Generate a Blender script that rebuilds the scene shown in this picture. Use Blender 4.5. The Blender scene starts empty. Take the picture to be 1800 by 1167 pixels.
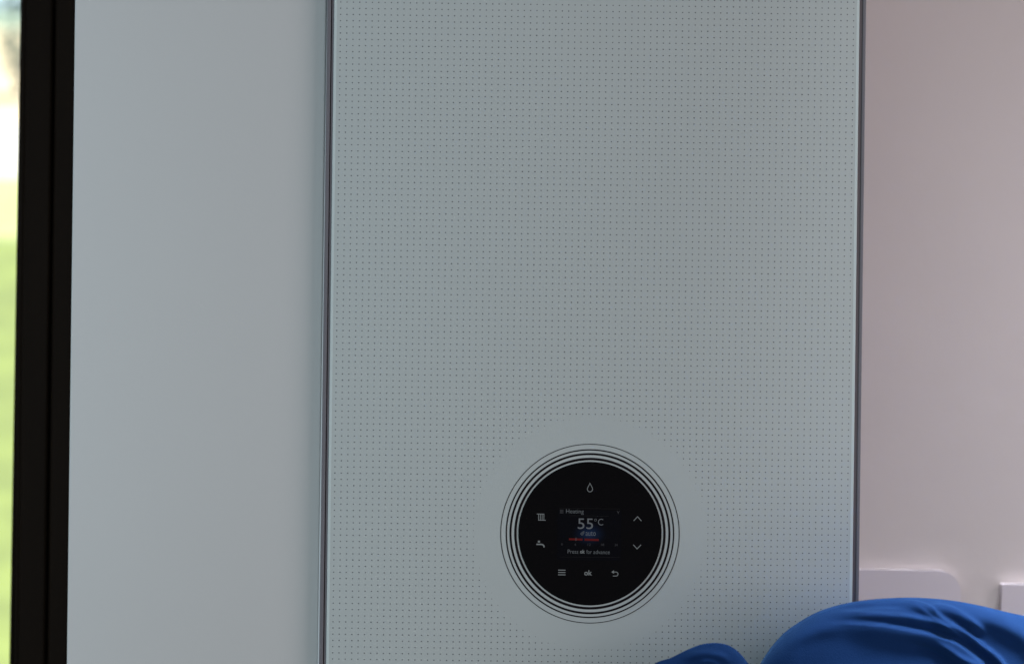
import bpy, bmesh, math, random
import numpy as np
from mathutils import Matrix, Vector
random.seed(4)
scene = bpy.context.scene
C = scene.collection
PI = math.pi

# ------------------------------------------------------------------ camera
TH = 0.0125                    # the photograph leans by this much
D, F = 2.2, 4640.0             # metres to the glass, focal length in photo pixels
K = D / F                      # metres per photo pixel on the glass
RZ = 1.35                      # height of the round display's centre
CAMX, CAMZ = -141.4 * K, RZ + 352.2 * K
cam = bpy.data.cameras.new('camera')
cam.lens = 36 * F / 1800
cam.sensor_width = 36
cam.clip_start, cam.clip_end = 0.05, 300
cam.dof.use_dof = True
cam.dof.focus_distance = D
cam.dof.aperture_fstop = 4.8
co = bpy.data.objects.new('camera', cam); C.objects.link(co)
co.matrix_world = Matrix.Translation((CAMX, -D, CAMZ)) @ Matrix.Rotation(PI/2, 4, 'X') @ Matrix.Rotation(TH, 4, 'Z')
scene.camera = co

# ------------------------------------------------------------------ light
w = bpy.data.worlds.new('World'); scene.world = w; w.use_nodes = True
w.node_tree.nodes['Background'].inputs[0].default_value = (0.80, 0.86, 1.0, 1)
w.node_tree.nodes['Background'].inputs[1].default_value = 0.030
scene.view_settings.view_transform = 'Standard'
scene.view_settings.look = 'None'
scene.view_settings.gamma = 1
scene.view_settings.exposure = 1.3

def lamp(name, kind, loc, target, energy, color, size=1.0, size_y=None):
    l = bpy.data.lights.new(name, kind); l.energy = energy; l.color = color
    if kind == 'AREA':
        l.size = size
        if size_y: l.shape = 'RECTANGLE'; l.size_y = size_y
    o = bpy.data.objects.new(name, l); C.objects.link(o); o.location = loc
    o.rotation_euler = (Vector(target) - Vector(loc)).to_track_quat('-Z', 'Y').to_euler()
    return o
sun = lamp('sun', 'SUN', (8, 12, 20), (5, 7, 11), 5.0, (1, 0.95, 0.86)); sun.data.angle = math.radians(0.5)
lamp('window_light', 'AREA', (-0.98, -0.68, 1.52), (-0.25, 0, 1.45), 2.0, (0.69, 0.90, 1.02), 0.6, 1.3)
lamp('right_wall_fill', 'AREA', (1.90, -1.75, 1.95), (0.5, 0.3, 1.30), 10.6, (1.0, 0.90, 0.94), 1.8)  # added fill lamp, no fixture there, brightens the right wall
down = lamp('overhead_fill', 'AREA', (0.58, -0.03, 2.65), (0.57, -0.03, 1.25), 3.4, (0.92, 0.95, 1.0), 0.40); down.data.spread = 0.68  # added overhead lamp, brings out the shirt folds and lifts the lower wall

# ------------------------------------------------------------------ helpers
def material(name, col, rough=0.5, spec=0.5, metal=0.0, coat=0.0, emit=None, es=1.0, sheen=0.0, sheen_col=None,
             var=0.0, vscale=5.0, bump=0.0, bscale=60.0, stretch=None, trans=0.0):
    m = bpy.data.materials.new(name); m.use_nodes = True
    nt = m.node_tree; b = nt.nodes['Principled BSDF']
    b.inputs['Base Color'].default_value = (*col, 1)
    b.inputs['Roughness'].default_value = rough
    b.inputs['Specular IOR Level'].default_value = spec
    b.inputs['Metallic'].default_value = metal
    b.inputs['Coat Weight'].default_value = coat
    if coat: b.inputs['Coat Roughness'].default_value = 0.04
    if sheen:
        b.inputs['Sheen Weight'].default_value = sheen
        b.inputs['Sheen Roughness'].default_value = 0.45
        b.inputs['Sheen Tint'].default_value = (*(sheen_col or (1, 1, 1)), 1)
    if emit:
        b.inputs['Emission Color'].default_value = (*emit, 1)
        b.inputs['Emission Strength'].default_value = es
    tc = nt.nodes.new('ShaderNodeTexCoord'); src = tc.outputs['Object']
    if stretch:
        mp = nt.nodes.new('ShaderNodeMapping'); mp.inputs['Scale'].default_value = stretch
        nt.links.new(src, mp.inputs[0]); src = mp.outputs[0]
    if var:
        n = nt.nodes.new('ShaderNodeTexNoise'); n.inputs['Scale'].default_value = vscale; n.inputs['Detail'].default_value = 5
        nt.links.new(src, n.inputs['Vector'])
        mx = nt.nodes.new('ShaderNodeMix'); mx.data_type = 'RGBA'
        mx.inputs[6].default_value = (*[c * (1 - var) for c in col], 1)
        mx.inputs[7].default_value = (*[min(1, c * (1 + var)) for c in col], 1)
        nt.links.new(n.outputs['Fac'], mx.inputs[0]); nt.links.new(mx.outputs[2], b.inputs['Base Color'])
    if bump:
        n = nt.nodes.new('ShaderNodeTexNoise'); n.inputs['Scale'].default_value = bscale; n.inputs['Detail'].default_value = 6
        nt.links.new(src, n.inputs['Vector'])
        bp = nt.nodes.new('ShaderNodeBump'); bp.inputs['Strength'].default_value = bump; bp.inputs['Distance'].default_value = 0.002
        nt.links.new(n.outputs['Fac'], bp.inputs['Height']); nt.links.new(bp.outputs['Normal'], b.inputs['Normal'])
    return m

M = {}
M['glass'] = material('back_painted_glass', (0.52, 0.585, 0.582), 0.16, 0.5, coat=0.5, var=0.03, vscale=4)
M['glass_edge'] = material('polished_glass_edge', (0.60, 0.70, 0.70), 0.2)
M['casing'] = material('white_enamel', (0.72, 0.74, 0.75), 0.35)
M['panel'] = material('pale_grey_laminate', (0.57, 0.585, 0.58), 0.42, 0.4, var=0.02, vscale=3, bump=0.04, bscale=260)
M['trim'] = material('graphite_trim', (0.165, 0.165, 0.185), 0.5, 0.3, var=0.08, vscale=30, stretch=(1, 1, .05))
M['groove'] = material('dark_groove', (0.12, 0.105, 0.115), 0.5)
M['disc'] = material('black_glass', (0.0032, 0.0027, 0.0030), 0.12, 0.35)
M['ring'] = material('black_print', (0.006, 0.004, 0.006), 0.4, 0.2)
M['dot'] = material('grey_dot_print', (0.165, 0.183, 0.195), 0.5, 0.2)
M['wall'] = material('pinkish_white_paint', (0.595, 0.540, 0.528), 0.8, 0.2, var=0.03, vscale=9, bump=0.17, bscale=55)
M['plate'] = material('white_plastic', (0.61, 0.56, 0.60), 0.38, 0.4, var=0.02, vscale=8)
M['frame'] = material('black_window_paint', (0.0115, 0.0064, 0.0035), 0.6, 0.08, var=0.2, vscale=40, stretch=(1, 1, .1), bump=0.1, bscale=500)
M['gasket'] = material('rubber_gasket', (0.0015, 0.0015, 0.0015), 0.7, 0.2)
M['floor'] = material('grey_floor', (0.22, 0.21, 0.20), 0.6, var=0.15, vscale=6)
M['lawn'] = material('lawn_green', (0.21, 0.26, 0.055), 0.8, 0.1, var=0.7, vscale=2.2)
M['gravel'] = material('white_gravel', (0.62, 0.60, 0.57), 0.9, 0.1, var=0.15, vscale=5)
M['earth'] = material('pale_sandy_bank', (0.74, 0.60, 0.42), 0.9, 0.1, var=0.40, vscale=0.8)
M['leaf'] = material('shrub_leaf', (0.12, 0.17, 0.10), 0.6, 0.3, var=0.4, vscale=3)
M['dry'] = material('dry_grass', (0.42, 0.45, 0.19), 0.9, 0.1, var=0.35, vscale=2)
M['hill'] = material('pale_hillside', (0.30, 0.38, 0.30), 0.9, 0.1, var=0.3, vscale=0.7)
M['bark'] = material('bark', (0.10, 0.07, 0.05), 0.9)
M['sky'] = material('sky_air', (0, 0, 0), 1, 0, emit=(0.42, 0.52, 0.56), es=1.0)
def icon_mat(name, c, s): return material(name, (0.006, 0.006, 0.006), 0.4, 0.2, emit=c, es=s)
M['icon'] = icon_mat('lit_icon', (0.20, 0.225, 0.235), 0.22)
M['digit'] = icon_mat('screen_grey', (0.20, 0.225, 0.25), 0.15)
M['faint'] = icon_mat('screen_faint', (0.20, 0.21, 0.24), 0.06)
M['line'] = icon_mat('screen_line', (0.2, 0.2, 0.24), 0.006)
M['red'] = icon_mat('screen_red', (1.0, 0.02, 0.015), 0.024)
# the lit screen: near black with blue emission fading out from its centre
ms = bpy.data.materials.new('lit_screen'); ms.use_nodes = True; nt = ms.node_tree
b = nt.nodes['Principled BSDF']; b.inputs['Base Color'].default_value = (0.002, 0.002, 0.003, 1); b.inputs['Roughness'].default_value = 0.15
b.inputs['Specular IOR Level'].default_value = 0.35
tc = nt.nodes.new('ShaderNodeTexCoord'); mp = nt.nodes.new('ShaderNodeMapping')
mp.inputs['Location'].default_value = (0, 0, 0); mp.inputs['Scale'].default_value = (1/(34*K), 0.0, 1/(24*K))
gr = nt.nodes.new('ShaderNodeTexGradient'); gr.gradient_type = 'QUADRATIC_SPHERE'
cr = nt.nodes.new('ShaderNodeValToRGB')
cr.color_ramp.elements[0].color = (0.0002, 0.0002, 0.0004, 1); cr.color_ramp.elements[1].color = (0.0035, 0.010, 0.030, 1)
nt.links.new(tc.outputs['Object'], mp.inputs[0]); nt.links.new(mp.outputs[0], gr.inputs[0])
nt.links.new(gr.outputs['Fac'], cr.inputs[0]); nt.links.new(cr.outputs[0], b.inputs['Emission Color'])
b.inputs['Emission Strength'].default_value = 0.6
M['screen'] = ms
# window pane: clear with a weak reflection
mg = bpy.data.materials.new('window_pane'); mg.use_nodes = True; nt = mg.node_tree; nt.nodes.clear()
o_ = nt.nodes.new('ShaderNodeOutputMaterial'); mi = nt.nodes.new('ShaderNodeMixShader'); tr = nt.nodes.new('ShaderNodeBsdfTransparent')
gl = nt.nodes.new('ShaderNodeBsdfGlossy'); gl.inputs['Roughness'].default_value = 0.02; fr = nt.nodes.new('ShaderNodeFresnel')
tr.inputs[0].default_value = (0.97, 1.0, 0.985, 1)
nt.links.new(fr.outputs[0], mi.inputs[0]); nt.links.new(tr.outputs[0], mi.inputs[1]); nt.links.new(gl.outputs[0], mi.inputs[2]); nt.links.new(mi.outputs[0], o_.inputs[0])
M['pane'] = mg

def link(name, me, mat, parent=None, smooth=False):
    o = bpy.data.objects.new(name, me); C.objects.link(o)
    if mat is not None and not me.materials: me.materials.append(mat)
    if smooth:
        for p in me.polygons: p.use_smooth = True
    if parent is not None:
        o.parent = parent; o.matrix_parent_inverse = parent.matrix_world.inverted()
    return o
def from_bm(name, bm, mat, parent=None, smooth=False):
    me = bpy.data.meshes.new(name); bm.to_mesh(me); bm.free()
    return link(name, me, mat, parent, smooth)
def from_py(name, v, f, mat, parent=None, smooth=False):
    me = bpy.data.meshes.new(name); me.from_pydata(v, [], f); me.update()
    return link(name, me, mat, parent, smooth)
def box(bm, x0, x1, y0, y1, z0, z1, bev=0.0, seg=2):
    vs = [bm.verts.new((x, y, z)) for x in (x0, x1) for y in (y0, y1) for z in (z0, z1)]
    fs = [(0,1,3,2), (4,6,7,5), (0,4,5,1), (2,3,7,6), (0,2,6,4), (1,5,7,3)]
    fc = [bm.faces.new([vs[i] for i in f]) for f in fs]
    if bev:
        es = {e for f in fc for e in f.edges}
        bmesh.ops.bevel(bm, geom=list(es), offset=bev, segments=seg, profile=0.5, affect='EDGES')
def box_obj(name, dims, mat, parent=None, bev=0.0, seg=2):
    bm = bmesh.new(); box(bm, *dims, bev=bev, seg=seg)
    bmesh.ops.recalc_face_normals(bm, faces=bm.faces)
    return from_bm(name, bm, mat, parent)
def thing(name, label, cat, loc=(0, 0, 0), group=None):
    o = bpy.data.objects.new(name, None); C.objects.link(o); o.location = loc
    o['label'] = label; o['category'] = cat
    if group: o['group'] = group
    o.empty_display_size = 0.05
    bpy.context.view_layer.update()
    return o
def P(px, py, y):
    """photo pixel -> (x, z) on the plane at depth y"""
    dx, dy = px - 900, py - 583.5
    u = dx * math.cos(TH) + dy * math.sin(TH); v = -dx * math.sin(TH) + dy * math.cos(TH)
    s = (y + D) / F
    return CAMX + u * s, CAMZ - v * s

# ------------------------------------------------------------------ setting
WALLY = 0.36
fx0, _ = P(12, 583, 0.38)
bm = bmesh.new()
WX = P(138, 583, 0.40)[0]
box(bm, WX, 3.0, WALLY, 0.60, 0, 2.7)
box(bm, -4.0, WX - 1.15, WALLY, 0.60, 0, 2.7)
box(bm, WX - 1.15, WX, WALLY, 0.60, 0, 0.35)
box(bm, WX - 1.15, WX, WALLY, 0.60, 2.45, 2.7)
wall = from_bm('wall', bm, M['wall']); wall['kind'] = 'structure'
floor = box_obj('floor', (-4, 3, -3.2, WALLY, -0.1, 0), M['floor']); floor['kind'] = 'structure'

# outside: a slope that rises away from the house
def strip(name, prof, mat):
    bm = bmesh.new(); xs = np.linspace(-16, 6, 45); rows = []
    ys = []
    for (y0, z0), (y1, z1) in zip(prof[:-1], prof[1:]):
        n = max(2, int((y1 - y0) / 0.4))
        for i in range(n): t = i / n; ys.append((y0 + (y1-y0)*t, z0 + (z1-z0)*t))
    ys.append(prof[-1])
    for k, (y, z) in enumerate(ys):
        edge = k in (0, len(ys)-1)
        rows.append([bm.verts.new((x, y, z + (0 if edge else random.uniform(-.03, .03)))) for x in xs])
    for a, b_ in zip(rows[:-1], rows[1:]):
        for i in range(len(xs)-1): bm.faces.new((a[i], a[i+1], b_[i+1], b_[i]))
    o = from_bm(name, bm, mat, None, True); o['kind'] = 'structure'; return o
strip('lawn', [(0.60, -0.1), (8.5, -0.05), (17.6, 2.181)], M['lawn'])
strip('dry_grass', [(17.6, 2.185), (20.0, 2.772)], M['dry'])
strip('gravel_path', [(20.0, 2.774), (22.0, 3.37)], M['gravel'])
strip('sandy_bank', [(22.0, 3.374), (27.5, 4.85)], M['earth'])
strip('far_ground', [(27.5, 4.854), (60.0, 9.0)], M['hill'])
sky = from_py('sky', [(-60, 60, -5), (40, 60, -5), (40, 60, 40), (-60, 60, 40)], [(0, 1, 2, 3)], M['sky']); sky['kind'] = 'structure'

def shrub(x, y, z, h, label, n=420):
    t = thing('shrub', label, 'shrub', (x, y, z))
    bm = bmesh.new()
    for k in range(5):
        a = k * 1.26 + random.random(); r0 = 0.03
        p0 = Vector((x, y, z)); p1 = Vector((x + math.cos(a)*h*.22, y + math.sin(a)*h*.22, z + h*.6))
        d = (p1 - p0); q = d.to_track_quat('Z', 'Y')
        bmesh.ops.create_cone(bm, cap_ends=True, segments=6, radius1=r0, radius2=r0*.4, depth=d.length,
                              matrix=Matrix.Translation((p0+p1)/2) @ q.to_matrix().to_4x4())
    from_bm('stem', bm, M['bark'], t)
    v, f = [], []
    for k in range(n):
        while True:
            p = Vector((random.uniform(-1, 1), random.uniform(-1, 1), random.uniform(-1, 1)))
            if 0.35 < p.length < 1: break
        s = 1 + 0.25*math.sin(5*p.x + 3*p.z)
        c = Vector((x + p.x*h*.45*s, y + p.y*h*.45*s, z + h*.58 + p.z*h*.42*s))
        r = Matrix.Rotation(random.uniform(0, 6.28), 3, Vector((random.random(), random.random(), random.random()-.5)).normalized())
        L = h * random.uniform(.05, .09)
        i = len(v)
        for a, b2 in ((-1, 0), (0, -.45), (1, 0), (0, .45)): v.append(tuple(c + r @ Vector((a*L, b2*L, 0.15*L*abs(a)))))
        f.append((i, i+1, i+2, i+3))
    from_py('foliage', v, f, M['leaf'], t)
shrub(-5.75, 29.2, 5.1, 1.7, 'loose dark green shrub at the top of the sandy bank, seen blurred through the window')
shrub(-4.9, 23.6, 3.8, 0.7, 'low green shrub growing on the sandy bank outside the window', 200)

# ------------------------------------------------------------------ window
win = thing('window', 'black framed window at the left edge with a bright blurred garden behind it', 'window', (WX - .57, 0.42, 0.35))
Y0 = 0.375
def fx(px, y=Y0): return P(px, 583.5, y)[0]
ZB, ZT = 0.352, 2.448
WL = WX - 1.148
for nm, dims in (('frame_side', (fx(92), WX - .002, Y0 - .004, .46, ZB, ZT)),
                 ('frame_side', (WL, WL + .03, Y0 - .004, .46, ZB, ZT)),
                 ('frame_rail', (WL + .031, fx(92) - .001, Y0, .46, ZB, ZB + .04)),
                 ('frame_rail', (WL + .031, fx(92) - .001, Y0, .46, ZT - .04, ZT))):
    box_obj(nm, dims, M['frame'], win, 0.002)
box_obj('frame_gasket', (fx(86.5), fx(92) - .0005, Y0 + .016, .45, ZB + .05, ZT - .05), M['gasket'], win)
# the sash: a stile, a stepped bead, rails and the pane
sash = bpy.data.objects.new('sash', None)
bm = bmesh.new()
x0, x1 = fx(37), fx(86)
box(bm, x0, x1, Y0 + .002, .455, ZB + .045, ZT - .045, 0.003, 3)
box(bm, WL + .034, WL + .07, Y0 + .002, .455, ZB + .045, ZT - .045, 0.003)
box(bm, WL + .071, x0 - .001, Y0 + .004, .455, ZB + .045, ZB + .10, 0.003)
box(bm, WL + .071, x0 - .001, Y0 + .004, .455, ZT - .10, ZT - .045, 0.003)
sh = from_bm('sash', bm, M['frame'], win)
# glazing bead, very slightly out of true as in the photograph
bm = bmesh.new()
a0, a1 = fx(19), x0 - .0005
zc = P(12, 583, Y0)[1]
for (xa, xb, ya) in ((fx(29), a1, Y0 + .007), (fx(22), fx(29) - .0002, Y0 + .012)):
    box(bm, xa, xb, ya, .45, ZB + .1, ZT - .1, 0.001)
for v_ in bm.verts:
    if v_.co.x < fx(29) - .0001: v_.co.x += (v_.co.z - zc) * 0.0045
from_bm('glazing_bead', bm, M['frame'], sh)
box_obj('pane', (WL + .072, fx(26), .415, .419, ZB + .101, ZT - .101), M['pane'], win)

# ------------------------------------------------------------------ left panel
pl0, pl1 = -918 * K, -477.4 * K
bm = bmesh.new(); box(bm, pl0 * 1.005, pl1, 0.016, WALLY - .001, 0.0, 2.6)
es = [e for e in bm.edges if abs(e.verts[0].co.y - .016) < 1e-5 and abs(e.verts[1].co.y - .016) < 1e-5 and abs(e.verts[0].co.x - e.verts[1].co.x) < 1e-6]
bmesh.ops.bevel(bm, geom=es, offset=0.0014, segments=4, profile=0.5, affect='EDGES')
pan = from_bm('panel', bm, M['panel'])
pan['label'] = 'tall smooth pale grey panel between the black window frame and the dotted boiler front'
pan['category'] = 'panel'

# ------------------------------------------------------------------ boiler
boiler = thing('boiler', 'wall mounted boiler with a pale dotted glass front and round black control display', 'boiler', (0, 0.2, RZ - 300*K))
ZG0, ZG1 = RZ - 272*K, RZ + 1450*K
box_obj('casing', (-470.5*K, 470.5*K, 0.0125, WALLY - .002, ZG0 - .004, ZG1 + .004), M['casing'], boiler, 0.002)
bm = bmesh.new(); box(bm, -461.6*K, 463.0*K, 0.0, 0.008, ZG0, ZG1)
es = [e for e in bm.edges if abs(e.verts[0].co.y) < 1e-6 and abs(e.verts[1].co.y) < 1e-6]
bmesh.ops.bevel(bm, geom=es, offset=0.0011, segments=3, profile=0.5, affect='EDGES')
bmesh.ops.recalc_face_normals(bm, faces=bm.faces)
glass = from_bm('glass_front', bm, M['glass'], boiler)
# the clear margin of the glass reads a little paler than the printed area
for s in (-1, 1):
    xa = (-460.2 if s < 0 else 457.5) * K
    box_obj('glass_edge', (xa, xa + 4.2*K, -0.00012, 0.004, ZG0 + .002, ZG1 - .002), M['glass_edge'], glass)
for s in (-1, 1):
    if s < 0:
        box_obj('trim_strip', (-473.4*K, -466.4*K, -0.0005, 0.0122, ZG0 - .003, ZG1 + .003), M['trim'], boiler, 0.0006, 2)
        box_obj('inner_trim', (-464.6*K, -461.8*K, 0.0008, 0.0122, ZG0 - .003, ZG1 + .003), M['trim'], boiler)
        box_obj('seal_groove', (-466.3*K, -464.7*K, 0.0035, 0.0120, ZG0 - .003, ZG1 + .003), M['groove'], boiler)
    else:
        box_obj('trim_strip', (468.3*K, 474.0*K, -0.0005, 0.0122, ZG0 - .003, ZG1 + .003), M['trim'], boiler, 0.0006, 2)
        box_obj('seal_groove', (463.2*K, 468.1*K, 0.0006, 0.0120, ZG0 - .003, ZG1 + .003), M['groove'], boiler)
# bright folded edge of the casing showing beside the left trim
bm = bmesh.new()
v = [(-473.6*K, 0.004, ZG0), (-477.2*K, 0.0075, ZG0), (-477.2*K, 0.0122, ZG0), (-473.6*K, 0.0158, ZG0)]
vt = [(-473.4*K + 0, 0.004, ZG1), (-473.7*K, 0.0075, ZG1), (-473.9*K, 0.0122, ZG1), (-473.4*K, 0.0122, ZG1)]
a = [bm.verts.new(p) for p in v]; c_ = [bm.verts.new(p) for p in vt]
for i in range(4): bm.faces.new((a[i], a[(i+1) % 4], c_[(i+1) % 4], c_[i]))
bm.faces.new(a); bm.faces.new(c_); bmesh.ops.recalc_face_normals(bm, faces=bm.faces)
from_bm('casing_lip', bm, M['casing'], boiler)

# dots printed on the glass
v, f = [], []
pitch_u, pitch_w = 901.8/81, 10.879
for i in range(82):
    u = -449.9 + i*pitch_u + 0.3
    for j in range(-47, 107):
        wv = -927.6 + j*pitch_w
        r = math.hypot(u, wv)
        if r < 200: continue
        rad = 1.16 * min(1.0, max(0.25, (r - 197)/14)) * random.uniform(.93, 1.07)
        n0 = len(v)
        for k in range(7):
            a = 2*PI*k/7 + random.random()*.1
            v.append(((u + rad*math.cos(a))*K, -0.00016, RZ - (wv - rad*math.sin(a))*K))
        f.append(tuple(range(n0, n0+7)))
dots = from_py('dot_pattern', v, f, M['dot'], glass); dots['kind'] = 'stuff'

# ---- the round display
def G(u, wv, off): return (u*K, -off, RZ - wv*K)
def uv(px, py):
    dx, dy = px - 1037.2, py - 937.4
    return dx*math.cos(TH) + dy*math.sin(TH), -dx*math.sin(TH) + dy*math.cos(TH)
def disc_mesh(r0, r1, y0, y1, n=160):
    bm = bmesh.new(); L = []
    for r, y in (((r1), y0), ((r1), y1)):
        L.append([bm.verts.new((r*K*math.cos(2*PI*k/n), y, RZ + r*K*math.sin(2*PI*k/n))) for k in range(n)])
    if r0 == 0:
        bm.faces.new(L[1])
    else:
        I = [[bm.verts.new((r0*K*math.cos(2*PI*k/n), y, RZ + r0*K*math.sin(2*PI*k/n))) for k in range(n)] for y in (y0, y1)]
        for k in range(n):
            bm.faces.new((L[1][k], L[1][(k+1) % n], I[1][(k+1) % n], I[1][k]))
            bm.faces.new((I[0][k], I[0][(k+1) % n], I[1][(k+1) % n], I[1][k]))
    for k in range(n): bm.faces.new((L[0][k], L[0][(k+1) % n], L[1][(k+1) % n], L[1][k]))
    bmesh.ops.recalc_face_normals(bm, faces=bm.faces)
    return bm
disp = from_bm('control_display', disc_mesh(0, 125.9, -0.0001, -0.0006), M['disc'], boiler)
for r0, r1 in ((128.9, 133.1), (138.0, 141.4), (146.0, 148.1), (156.4, 157.5)):
    from_bm('display_ring', disc_mesh(r0, r1, -0.0001, -0.00035), M['ring'], disp)

def scr_obj(name, bm, mat):
    bmesh.ops.recalc_face_normals(bm, faces=bm.faces)
    return from_bm(name, bm, mat, disp)
def ribbon(bm, pts, wd, off=0.0010, closed=False, px=True):
    wd *= 0.88
    q = [Vector(uv(*p)) if px else Vector(p) for p in pts]
    n = len(q); L, R = [], []
    for i in range(n):
        a = q[(i-1) % n] if (closed or i > 0) else q[i]; c = q[(i+1) % n] if (closed or i < n-1) else q[i]
        d1 = (q[i]-a).normalized() if (q[i]-a).length else (c-q[i]).normalized()
        d2 = (c-q[i]).normalized() if (c-q[i]).length else d1
        t = (d1+d2).normalized(); nn = Vector((-t.y, t.x)); s = wd/2/max(.5, nn.dot(Vector((-d1.y, d1.x))))
        L.append(bm.verts.new(G(*(q[i]+nn*s), off))); R.append(bm.verts.new(G(*(q[i]-nn*s), off)))
    for i in range(n if closed else n-1):
        j = (i+1) % n; bm.faces.new((L[i], L[j], R[j], R[i]))
def poly(bm, pts, off=0.0010): bm.faces.new([bm.verts.new(G(*uv(*p), off)) for p in pts])
def arc(cx, cy, r, a0, a1, n=12): return [(cx + r*math.cos(math.radians(a0+(a1-a0)*i/n)), cy + r*math.sin(math.radians(a0+(a1-a0)*i/n))) for i in range(n+1)]

# screen
sc_c = (1034.5, 937)
u0, w0 = uv(981, 891); u1, w1 = uv(1092, 978)
me = bpy.data.meshes.new('screen')
cx, cz = uv(1036, 938)
hw, = (56,); 
me.from_pydata([((-hw)*K, 0, 42*K), (hw*K, 0, 42*K), (hw*K, 0, -46*K), (-hw*K, 0, -46*K)], [], [(0, 1, 2, 3)])
so = bpy.data.objects.new('screen', me); C.objects.link(so); me.materials.append(M['screen'])
so.location = G(cx, cz, 0.0008); bpy.context.view_layer.update(); so.parent = disp
for ln in ([(983, 892.5), (1090, 894)], [(1001, 905.6), (1070, 906.8)], [(984, 978), (1090, 979)]):
    bm = bmesh.new(); ribbon(bm, ln, 0.55); scr_obj('screen_line', bm, M['line'])

def text(name, s, rect, mat, bold=-0.006, off=0.0011):
    """rect = left x, baseline/bottom y, right x, top y in photo pixels (the lettering is fitted to it)"""
    cu = bpy.data.curves.new(name, 'FONT'); cu.body = s; cu.resolution_u = 6; cu.offset = bold
    to = bpy.data.objects.new('tmp', cu); C.objects.link(to)
    dg = bpy.context.evaluated_depsgraph_get(); dg.update()
    me = bpy.data.meshes.new_from_object(to.evaluated_get(dg)); bpy.data.objects.remove(to); bpy.data.curves.remove(cu)
    me.name = name
    co_ = np.empty(len(me.vertices)*3); me.vertices.foreach_get('co', co_); co_ = co_.reshape(-1, 3)
    mn, mx_ = co_.min(0), co_.max(0)
    a = uv((rect[0]+rect[2])/2, (rect[1]+rect[3])/2); wd = rect[2]-rect[0]; ht = rect[1]-rect[3]
    nx = (co_[:, 0]-mn[0])/(mx_[0]-mn[0]) - .5; ny = (co_[:, 1]-mn[1])/(mx_[1]-mn[1]) - .5
    out = np.stack([(a[0] + nx*wd)*K, np.full(len(nx), -off), RZ - (a[1] - ny*ht)*K], 1)
    me.vertices.foreach_set('co', out.ravel()); me.materials.clear(); me.update()
    return link(name, me, mat, disp)
text('heading_text', 'Heating', (995.2, 903.9, 1026.2, 894.4), M['digit'])
text('temperature_digits', '55', (1015.8, 929.2, 1042.6, 910.6), M['digit'], 0.0)
text('unit_letter', 'C', (1051.4, 922.6, 1060.4, 911.2), M['digit'])
text('mode_text', 'auto', (1029.6, 941.0, 1047.2, 933.6), M['digit'])
text('hint_text', 'Press', (998.0, 972.2, 1016.6, 965.2), M['digit'])
text('hint_text', 'ok', (1019.8, 972.2, 1028.2, 965.3), M['icon'], 0.03)
text('hint_text', 'for', (1031.0, 972.6, 1040.2, 965.6), M['digit'])
text('hint_text', 'advance', (1043.2, 973.0, 1072.0, 966.0), M['digit'])
text('ok_key', 'ok', (1027.2, 1010.6, 1040.8, 1001.4), M['icon'], 0.022)
for s, x in (('0', 988), ('6', 1011.5), ('12', 1035.8), ('18', 1059.4), ('24', 1083.2)):
    hw_ = 1.1 if len(s) == 1 else 2.6
    text('hour_number', s, (x-hw_, 958.3 + (x-1035)*.0125, x+hw_, 954.4 + (x-1035)*.0125), M['faint'])
bm = bmesh.new(); ribbon(bm, arc(1046.9, 913.3, 1.9, 0, 345, 16), 0.75, closed=True); scr_obj('degree_sign', bm, M['digit'])
bm = bmesh.new(); ribbon(bm, [(1000.3, 947.0), (1024.2, 947.6)], 3.9); scr_obj('red_bar', bm, M['red'])
bm = bmesh.new(); ribbon(bm, [(1027.6, 947.7), (1052.6, 948.4)], 4.1); scr_obj('red_bar', bm, M['red'])
bm = bmesh.new(); ribbon(bm, [(1012.6, 943.8), (1012.5, 950.0)], 0.7, 0.0013); scr_obj('time_marker', bm, M['digit'])
bm = bmesh.new(); ribbon(bm, arc(1023.2, 937.6, 2.0, 0, 340, 12), 0.9, closed=True)
ribbon(bm, [(1023.6, 934.8), (1026.8, 933.4), (1026.4, 937.0)], 0.8, 0.00112); scr_obj('timer_icon', bm, M['digit'])
bm = bmesh.new()
for yy in (895.6, 901.0): ribbon(bm, [(984.2, yy), (990.6, yy+.1)], 0.8)
for xx in (985.2, 987.4, 989.6): ribbon(bm, [(xx, 895.6), (xx, 901.0)], 0.8, 0.00105)
ribbon(bm, [(984.3, 898.4), (990.6, 898.4)], 0.6, 0.00112)
scr_obj('small_radiator_icon', bm, M['faint'])
bm = bmesh.new(); ribbon(bm, [(1084.6, 897.6), (1086.8, 900.4), (1089.0, 897.7)], 0.8); ribbon(bm, [(1086.8, 899.2), (1086.8, 902.8)], 0.9, 0.00112)
scr_obj('signal_icon', bm, M['faint'])
# icons around the screen
bm = bmesh.new()
drop = [(1037.2, 849.0)] + [(1037.2 + 4.6*math.cos(math.radians(a)), 859.0 + 4.9*math.sin(math.radians(a))) for a in range(-28, 209, 12)]
ribbon(bm, drop, 1.35, closed=True); scr_obj('flame_icon', bm, M['icon'])
bm = bmesh.new()
ribbon(bm, [(943.8, 902.7), (956.9, 902.9)], 1.3); ribbon(bm, [(946.2, 913.6), (959.6, 913.8)], 1.3)
for xx in (946.9, 950.1, 953.2, 956.3): ribbon(bm, [(xx, 902.8), (xx-.1, 913.6)], 1.35, 0.00104)
scr_obj('radiator_icon', bm, M['icon'])
bm = bmesh.new(); poly(bm, [(945.6, 949.6), (949.4, 949.6), (949.4, 952.9), (945.6, 952.9)])
ribbon(bm, [(943.1, 956.0), (950.5, 956.0), (953.6, 956.4), (955.8, 957.9), (956.8, 961.3)], 2.7, 0.00104); scr_obj('tap_icon', bm, M['icon'])
bm = bmesh.new(); ribbon(bm, [(1114.0, 914.8), (1120.8, 907.4), (1127.6, 915.0)], 1.5); scr_obj('up_arrow_icon', bm, M['icon'])
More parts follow.
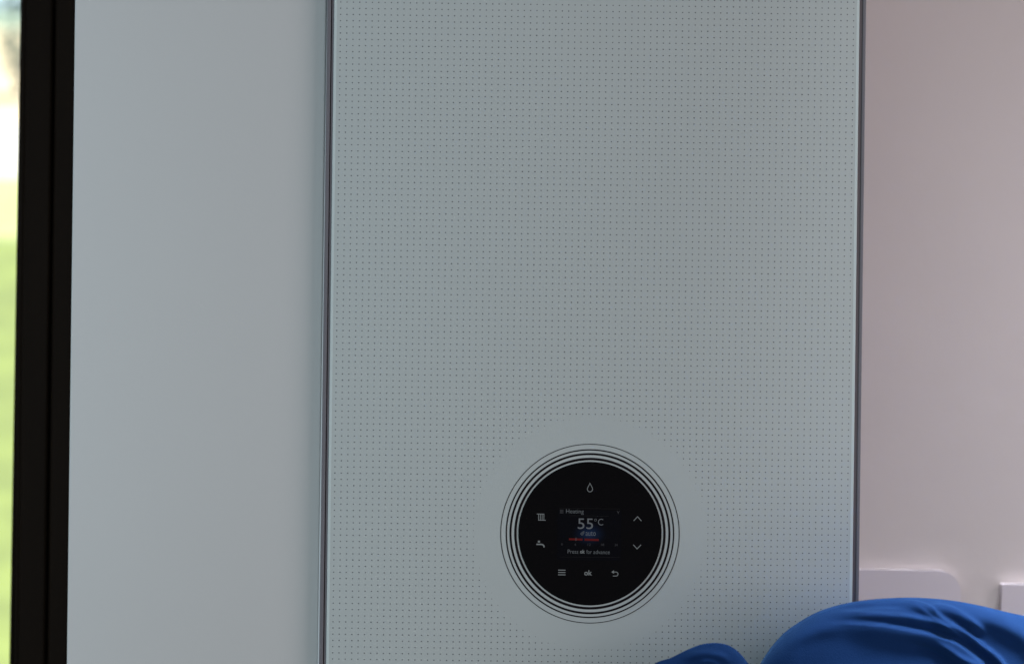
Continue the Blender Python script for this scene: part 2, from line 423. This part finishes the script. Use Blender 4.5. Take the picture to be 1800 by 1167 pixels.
bm = bmesh.new(); ribbon(bm, [(1113.2, 956.6), (1120.0, 964.0), (1126.9, 956.8)], 1.5); scr_obj('down_arrow_icon', bm, M['icon'])
bm = bmesh.new()
for yy in (1001.2, 1005.3, 1009.4): ribbon(bm, [(981.2, yy), (994.2, yy+.15)], 1.7)
scr_obj('menu_icon', bm, M['icon'])
bm = bmesh.new()
ribbon(bm, [(1078, 1004.6), (1082.6, 1004.6)] + arc(1083.0, 1008.1, 3.5, -90, 90, 10) + [(1077.4, 1011.6)], 1.5)
poly(bm, [(1074.8, 1004.6), (1079.4, 1001.4), (1079.4, 1007.6)], 0.00104); scr_obj('back_icon', bm, M['icon'])

# ------------------------------------------------------------------ fittings on the right wall
def rounded_plate(name, label, cat, x0, x1, z0, z1, r, dep, bev):
    bm = bmesh.new(); pts = []
    for cx_, cz_, a0 in ((x1-r, z1-r, 0), (x0+r, z1-r, 90), (x0+r, z0+r, 180), (x1-r, z0+r, 270)):
        for i in range(11):
            a = math.radians(a0 + 9*i); pts.append((cx_ + r*math.cos(a), cz_ + r*math.sin(a)))
    A = [bm.verts.new((x, WALLY - .0005, z)) for x, z in pts]; B = [bm.verts.new((x, WALLY - dep, z)) for x, z in pts]
    n = len(pts)
    for i in range(n): bm.faces.new((A[i], A[(i+1) % n], B[(i+1) % n], B[i]))
    fr_ = bm.faces.new(B); bm.faces.new(A)
    bmesh.ops.bevel(bm, geom=list(fr_.edges), offset=bev, segments=4, profile=0.5, affect='EDGES')
    bmesh.ops.recalc_face_normals(bm, faces=bm.faces)
    o = from_bm(name, bm, M['plate']); o['label'] = label; o['category'] = cat
    return o
xa, zt = P(1690, 1003, WALLY - .012)
rounded_plate('wall_plate', 'white wall plate with wide rounded corner, partly hidden behind the boiler', 'wall plate',
              xa - .155, xa, zt - .14, zt, 0.022, 0.011, 0.005)
xb, zt2 = P(1761, 1026, WALLY - .013)
o2 = rounded_plate('wall_box', 'square cornered white box on the wall at the right edge above the blue shoulder', 'box',
              xb, xb + .12, zt2 - .12, zt2, 0.002, 0.013, 0.0015)

# ------------------------------------------------------------------ person in blue
person = thing('person', 'person in a blue sweatshirt stooping before the boiler, only shoulder and elbow showing', 'person', (0.46, -0.2, 0))
YC = -0.095
sil = [(1085, 1330), (1100, 1262), (1120, 1205), (1150, 1168), (1180, 1156.5), (1212, 1141), (1232, 1133.5), (1250, 1130.5), (1268, 1131), (1285, 1136),
       (1300, 1147), (1317, 1167), (1330, 1181), (1342, 1163), (1354, 1146), (1380, 1118), (1410, 1095.5), (1440, 1078.5), (1470, 1067.5), (1510, 1058.5), (1560, 1053.2),
       (1620, 1052), (1680, 1057), (1740, 1068.5), (1770, 1076), (1800, 1082.5), (1860, 1096), (1940, 1104), (2040, 1088), (2140, 1070), (2240, 1066), (2380, 1080),
       (2500, 1090), (2600, 1150), (2660, 1230), (2700, 1330)]
YS = YC
SX = np.array([P(a, b_, YS)[0] for a, b_ in sil]); SZ = np.array([P(a, b_, YS)[1] for a, b_ in sil])
pxs = np.concatenate([np.linspace(1086, 1130, 30), np.arange(1131, 1840, 1.25), np.arange(1841, 2699, 9)])
X = np.array([P(a, 1100, YS)[0] for a in pxs])
# smooth monotone-ish interpolation (Catmull-Rom in x)
def crom(x, xs, ys):
    m = np.gradient(ys, xs); i = np.clip(np.searchsorted(xs, x) - 1, 0, len(xs)-2)
    h = xs[i+1]-xs[i]; t = (x-xs[i])/h
    return (2*t**3-3*t**2+1)*ys[i] + (t**3-2*t**2+t)*h*m[i] + (-2*t**3+3*t**2)*ys[i+1] + (t**3-t**2)*h*m[i+1]
H = crom(X, SX, SZ)
def sstep(a, b_, x): t = np.clip((x-a)/(b_-a), 0, 1); return t*t*(3-2*t)
tors = sstep(1322, 1400, pxs)
endR = 1 - sstep(2450, 2700, pxs)
RT = (0.025 + 0.020*tors)*(0.35 + .65*endR)
RY = (0.040 + 0.050*tors)*(0.35 + .65*endR)*np.clip(sstep(1060, 1180, pxs), .2, 1)
B = (H - 0.11)*(1-tors) + tors*(0.82 + 0.25*(1-endR))
# front profile: depth below the crest -> how far the cloth stands out towards the room
sv_ = np.concatenate([np.linspace(1, .22, 12), np.linspace(.215, .165, 12), np.linspace(.16, .0005, 190)**1.0])
sv_ = np.concatenate([sv_, [0.0]])
A0 = 0.007 + 0.009*tors; SL = 0.20 + 0.10*tors
rows, ang = [], []
for t in sv_:
    sd = t*(H-B)
    out = A0*(1-np.exp(-sd/0.0045)) + SL*0.06*(1-np.exp(-sd/0.06)) + 0.085*tors*endR*np.sin(PI*min(1, t*1.02))**2
    rows.append(np.stack([X, YC - out, H - sd], 1))
    ang.append(np.arctan(A0/0.0045*np.exp(-sd/0.0045) + SL*np.exp(-sd/0.06)))
nfront = len(rows)
for a in np.radians(np.linspace(96, 180, 16)):
    rows.append(np.stack([X, YC - RY*math.cos(a), H - RT + RT*math.sin(a)], 1)); ang.append(np.zeros(len(X)))
for k in range(14):
    t = 1-(k+1)/14
    rows.append(np.stack([X, YC + RY*(0.55 + .45*min(1, t*3)), B + (H-RT-B)*t], 1)); ang.append(np.zeros(len(X)))
V = np.array(rows)                         # rows x cols x 3
# folds: each one a polyline along the cloth (traced where the crease runs), pushed out, with a hollow under it
def proj(V):
    s = F/(V[..., 1] + D); u = (V[..., 0]-CAMX)*s; v_ = -(V[..., 2]-CAMZ)*s
    return 900 + u*math.cos(TH) - v_*math.sin(TH), 583.5 + u*math.sin(TH) + v_*math.cos(TH)
PX, PY = proj(V)
front = np.zeros(V.shape[:2]); front[:nfront] = 1; front[nfront-4:nfront] = np.array([.8, .6, .4, .2])[:, None]
def fold(pts, amp, up, down, fade0=0.25, fade1=0.2):
    """a crest amp mm high along pts: rises over `up` pixels above the line and falls away over `down` below it"""
    pts = np.array(pts, float); seg = np.diff(pts, axis=0); L = np.hypot(seg[:, 0], seg[:, 1]); cum = np.concatenate([[0], np.cumsum(L)])
    best = np.full(PX.shape, 1e9); side = np.zeros(PX.shape); tt = np.zeros(PX.shape)
    for i in range(len(seg)):
        dx, dy = PX-pts[i, 0], PY-pts[i, 1]
        t = np.clip((dx*seg[i, 0] + dy*seg[i, 1])/L[i]**2, 0, 1)
        ex, ey = dx-t*seg[i, 0], dy-t*seg[i, 1]; d = np.hypot(ex, ey)
        sd = (seg[i, 0]*dy - seg[i, 1]*dx)/L[i]      # >0 below the line
        m = d < best; best[m] = d[m]; side[m] = sd[m]; tt[m] = (cum[i] + t[m]*L[i])/cum[-1]
    env = np.clip(np.minimum(tt/fade0 if fade0 else 1, (1-tt)/fade1 if fade1 else 1), 0, 1); env = env*env*(3-2*env)
    return env*amp*np.exp(-(best/np.where(side > 0, down, up))**2)
def smooth(pts, n=6):
    p = np.array(pts, float); t = np.concatenate([[0], np.cumsum(np.hypot(*np.diff(p, axis=0).T))])
    q = np.linspace(0, t[-1], n*len(pts)); return np.stack([crom(q, t, p[:, 0]), crom(q, t, p[:, 1])], 1)
d = np.zeros(PX.shape)
d += fold(smooth([(1440, 1080), (1485, 1078.5), (1527, 1080), (1565, 1082), (1600, 1085), (1635, 1093), (1660, 1101), (1684, 1108)]), 4.2, 6.0, 11, .35, .15)
d += fold(smooth([(1430, 1103), (1480, 1098.5), (1520, 1100), (1560, 1104), (1600, 1111), (1635, 1118), (1671, 1130), (1699, 1148), (1724, 1170), (1740, 1194)]), 6.0, 6.5, 24, .35, .1)
d += fold(smooth([(1570, 1056), (1605, 1060), (1633, 1069), (1648, 1083), (1671, 1099), (1701, 1116.5), (1727, 1136), (1747, 1151), (1764, 1170), (1776, 1194)]), 4.8, 5.2, 9, .15, .1)
d += fold(smooth([(1598, 1064), (1620, 1073), (1640, 1088), (1662, 1103), (1682, 1116), (1706, 1132)]), 2.0, 4.0, 7, .2, .3)
d += fold(smooth([(1626, 1064), (1650, 1066.5), (1668, 1070), (1688, 1079), (1706, 1092), (1720, 1103), (1735, 1120)]), 5.2, 6.0, 12, .2, .35)
d += fold(smooth([(1632, 1128), (1658, 1138.6), (1684, 1155.5), (1716, 1171), (1736, 1189)]), 4.2, 6.5, 12, .35, .1)
d += fold(smooth([(1690, 1072), (1725, 1080), (1750, 1090), (1772, 1102), (1796, 1118), (1825, 1146)]), 6.0, 16.0, 20, .35, .1)
d += fold(smooth([(1580, 1128), (1620, 1136), (1660, 1152), (1690, 1178)]), -4.0, 9.0, 9, .4, .1)
d += fold(smooth([(1470, 1070), (1530, 1064), (1570, 1063), (1606, 1067)]), -2.6, 4.5, 6, .35, .3)
d += fold(smooth([(1375, 1136), (1410, 1116), (1450, 1105), (1490, 1104)]), 2.2, 14, 14, .4, .4)
d += fold(smooth([(1195, 1162), (1222, 1150), (1250, 1149), (1272, 1156), (1288, 1172)]), 3.0, 7.0, 9, .3, .3)
d += fold(smooth([(1222, 1168), (1245, 1162), (1262, 1168), (1272, 1182)]), 1.8, 5.0, 8, .3, .3)
# slow unevenness of the cloth
d += 0.35*np.sin(PX*.031 + PY*.05 + 1) * np.sin(PX*.017 - PY*.041)
d *= front*0.0012
ang = np.array(ang)
V[..., 1] -= d*np.cos(ang)*1.0; V[..., 2] += d*np.sin(ang)*0.35
nr, nc = V.shape[:2]
idx = np.arange(nr*nc).reshape(nr, nc)
faces = [(int(idx[i, j]), int(idx[i, j+1]), int(idx[i+1, j+1]), int(idx[i+1, j])) for i in range(nr-1) for j in range(nc-1)]
faces += [(int(idx[nr-1, j]), int(idx[nr-1, j+1]), int(idx[0, j+1]), int(idx[0, j])) for j in range(nc-1)]
faces += [tuple(int(q) for q in idx[:, 0]), tuple(int(q) for q in idx[::-1, nc-1])]
M['cloth'] = material('blue_fleece', (0.0072, 0.0290, 0.106), 0.85, 0.03, sheen=0.13, sheen_col=(0.25, 0.60, 1.0), var=0.10, vscale=45, bump=0.22, bscale=1100)
sw = from_py('sweatshirt', [tuple(p) for p in V.reshape(-1, 3)], faces, M['cloth'], person, True)

# the rest of the figure, below and beside the frame
M['skin'] = material('skin', (0.50, 0.32, 0.24), 0.55, var=0.05, vscale=20)
M['hair'] = material('brown_hair', (0.035, 0.02, 0.013), 0.9, 0.15, bump=0.6, bscale=120, stretch=(8, 8, 1))
M['denim'] = material('dark_trousers', (0.03, 0.035, 0.05), 0.85, var=0.2, vscale=60)
def skinned(name, pts, edges, rad, mat, parent, sub=2):
    me = bpy.data.meshes.new(name); me.from_pydata(pts, edges, []); o = bpy.data.objects.new(name, me); C.objects.link(o)
    o.modifiers.new('s', 'SKIN'); sv = me.skin_vertices[0].data
    for i, r in enumerate(rad): sv[i].radius = (r, r) if not isinstance(r, tuple) else r
    sv[0].use_root = True
    o.modifiers.new('u', 'SUBSURF').levels = sub; o.modifiers['u'].render_levels = sub
    dg = bpy.context.evaluated_depsgraph_get(); dg.update()
    m2 = bpy.data.meshes.new_from_object(o.evaluated_get(dg)); bpy.data.objects.remove(o); bpy.data.meshes.remove(me); m2.name = name
    m2.materials.clear()
    return link(name, m2, mat, parent, True)
hx = 0.66
pts = [(.47, -.11, .92), (.47, -.11, 1.08), (.49, -.10, 1.15), (.57, -.085, 1.215), (hx, -.09, 1.265), (hx, -.10, 1.33), (hx, -.095, 1.385),
       (.60, -.10, 1.12), (.63, -.10, 1.03), (.60, -.11, .93), (.54, -.10, .86),
       (.38, -.10, 1.15), (.26, -.10, 1.15), (.14, -.086, 1.20), (.105, -.084, 1.195), (.11, -.08, 1.10), (.14, -.08, 1.00), (.155, -.078, .955)]
edges = [(0, 1), (1, 2), (2, 3), (3, 4), (4, 5), (5, 6), (2, 7), (7, 8), (8, 9), (9, 10), (2, 11), (11, 12), (12, 13), (13, 14), (14, 15), (15, 16), (16, 17)]
rad = [.075, .072, .045, .034, .056, .070, .045, .034, .032, .028, .022, .034, .026, .017, .017, .024, .021, .026]
# thumb and four fingers on the near hand
for k, (dx, L) in enumerate(((-.020, .060), (-.007, .068), (.007, .064), (.020, .052))):
    i = len(pts); pts += [(.157 + dx, -.078, .935), (.160 + dx, -.070, .935-L*.5), (.160 + dx, -.050, .935-L)]
    edges += [(17, i), (i, i+1), (i+1, i+2)]; rad += [.009, .008, .007]
i = len(pts); pts += [(.125, -.072, .945), (.118, -.055, .92)]; edges += [(17, i), (i, i+1)]; rad += [.010, .008]
body = skinned('body', pts, edges, rad, M['skin'], person)
skinned('trousers', [(.47, -.11, .90), (.47, -.13, .82), (.38, -.15, .74), (.36, -.22, .45), (.36, -.17, .10), (.56, -.15, .74), (.58, -.22, .45), (.58, -.17, .10)],
        [(0, 1), (1, 2), (2, 3), (3, 4), (1, 5), (5, 6), (6, 7)], [.09, .11, .09, .065, .055, .09, .065, .055], M['denim'], person)
for x in (.36, .58):
    bm = bmesh.new(); box(bm, x-.045, x+.045, -.24, .03, 0.001, .085, .025, 3); from_bm('shoe', bm, M['gasket'], person, True)
bm = bmesh.new(); bmesh.ops.create_uvsphere(bm, u_segments=32, v_segments=20, radius=1)
for v_ in bm.verts:
    p = v_.co.copy(); s = 1 + .02*math.sin(14*p.x + 5*p.z)
    v_.co = Vector((hx + p.x*.083*s, -.108 + p.y*.086*s, 1.352 + p.z*.085*s))
from_bm('hair', bm, M['hair'], person, True)
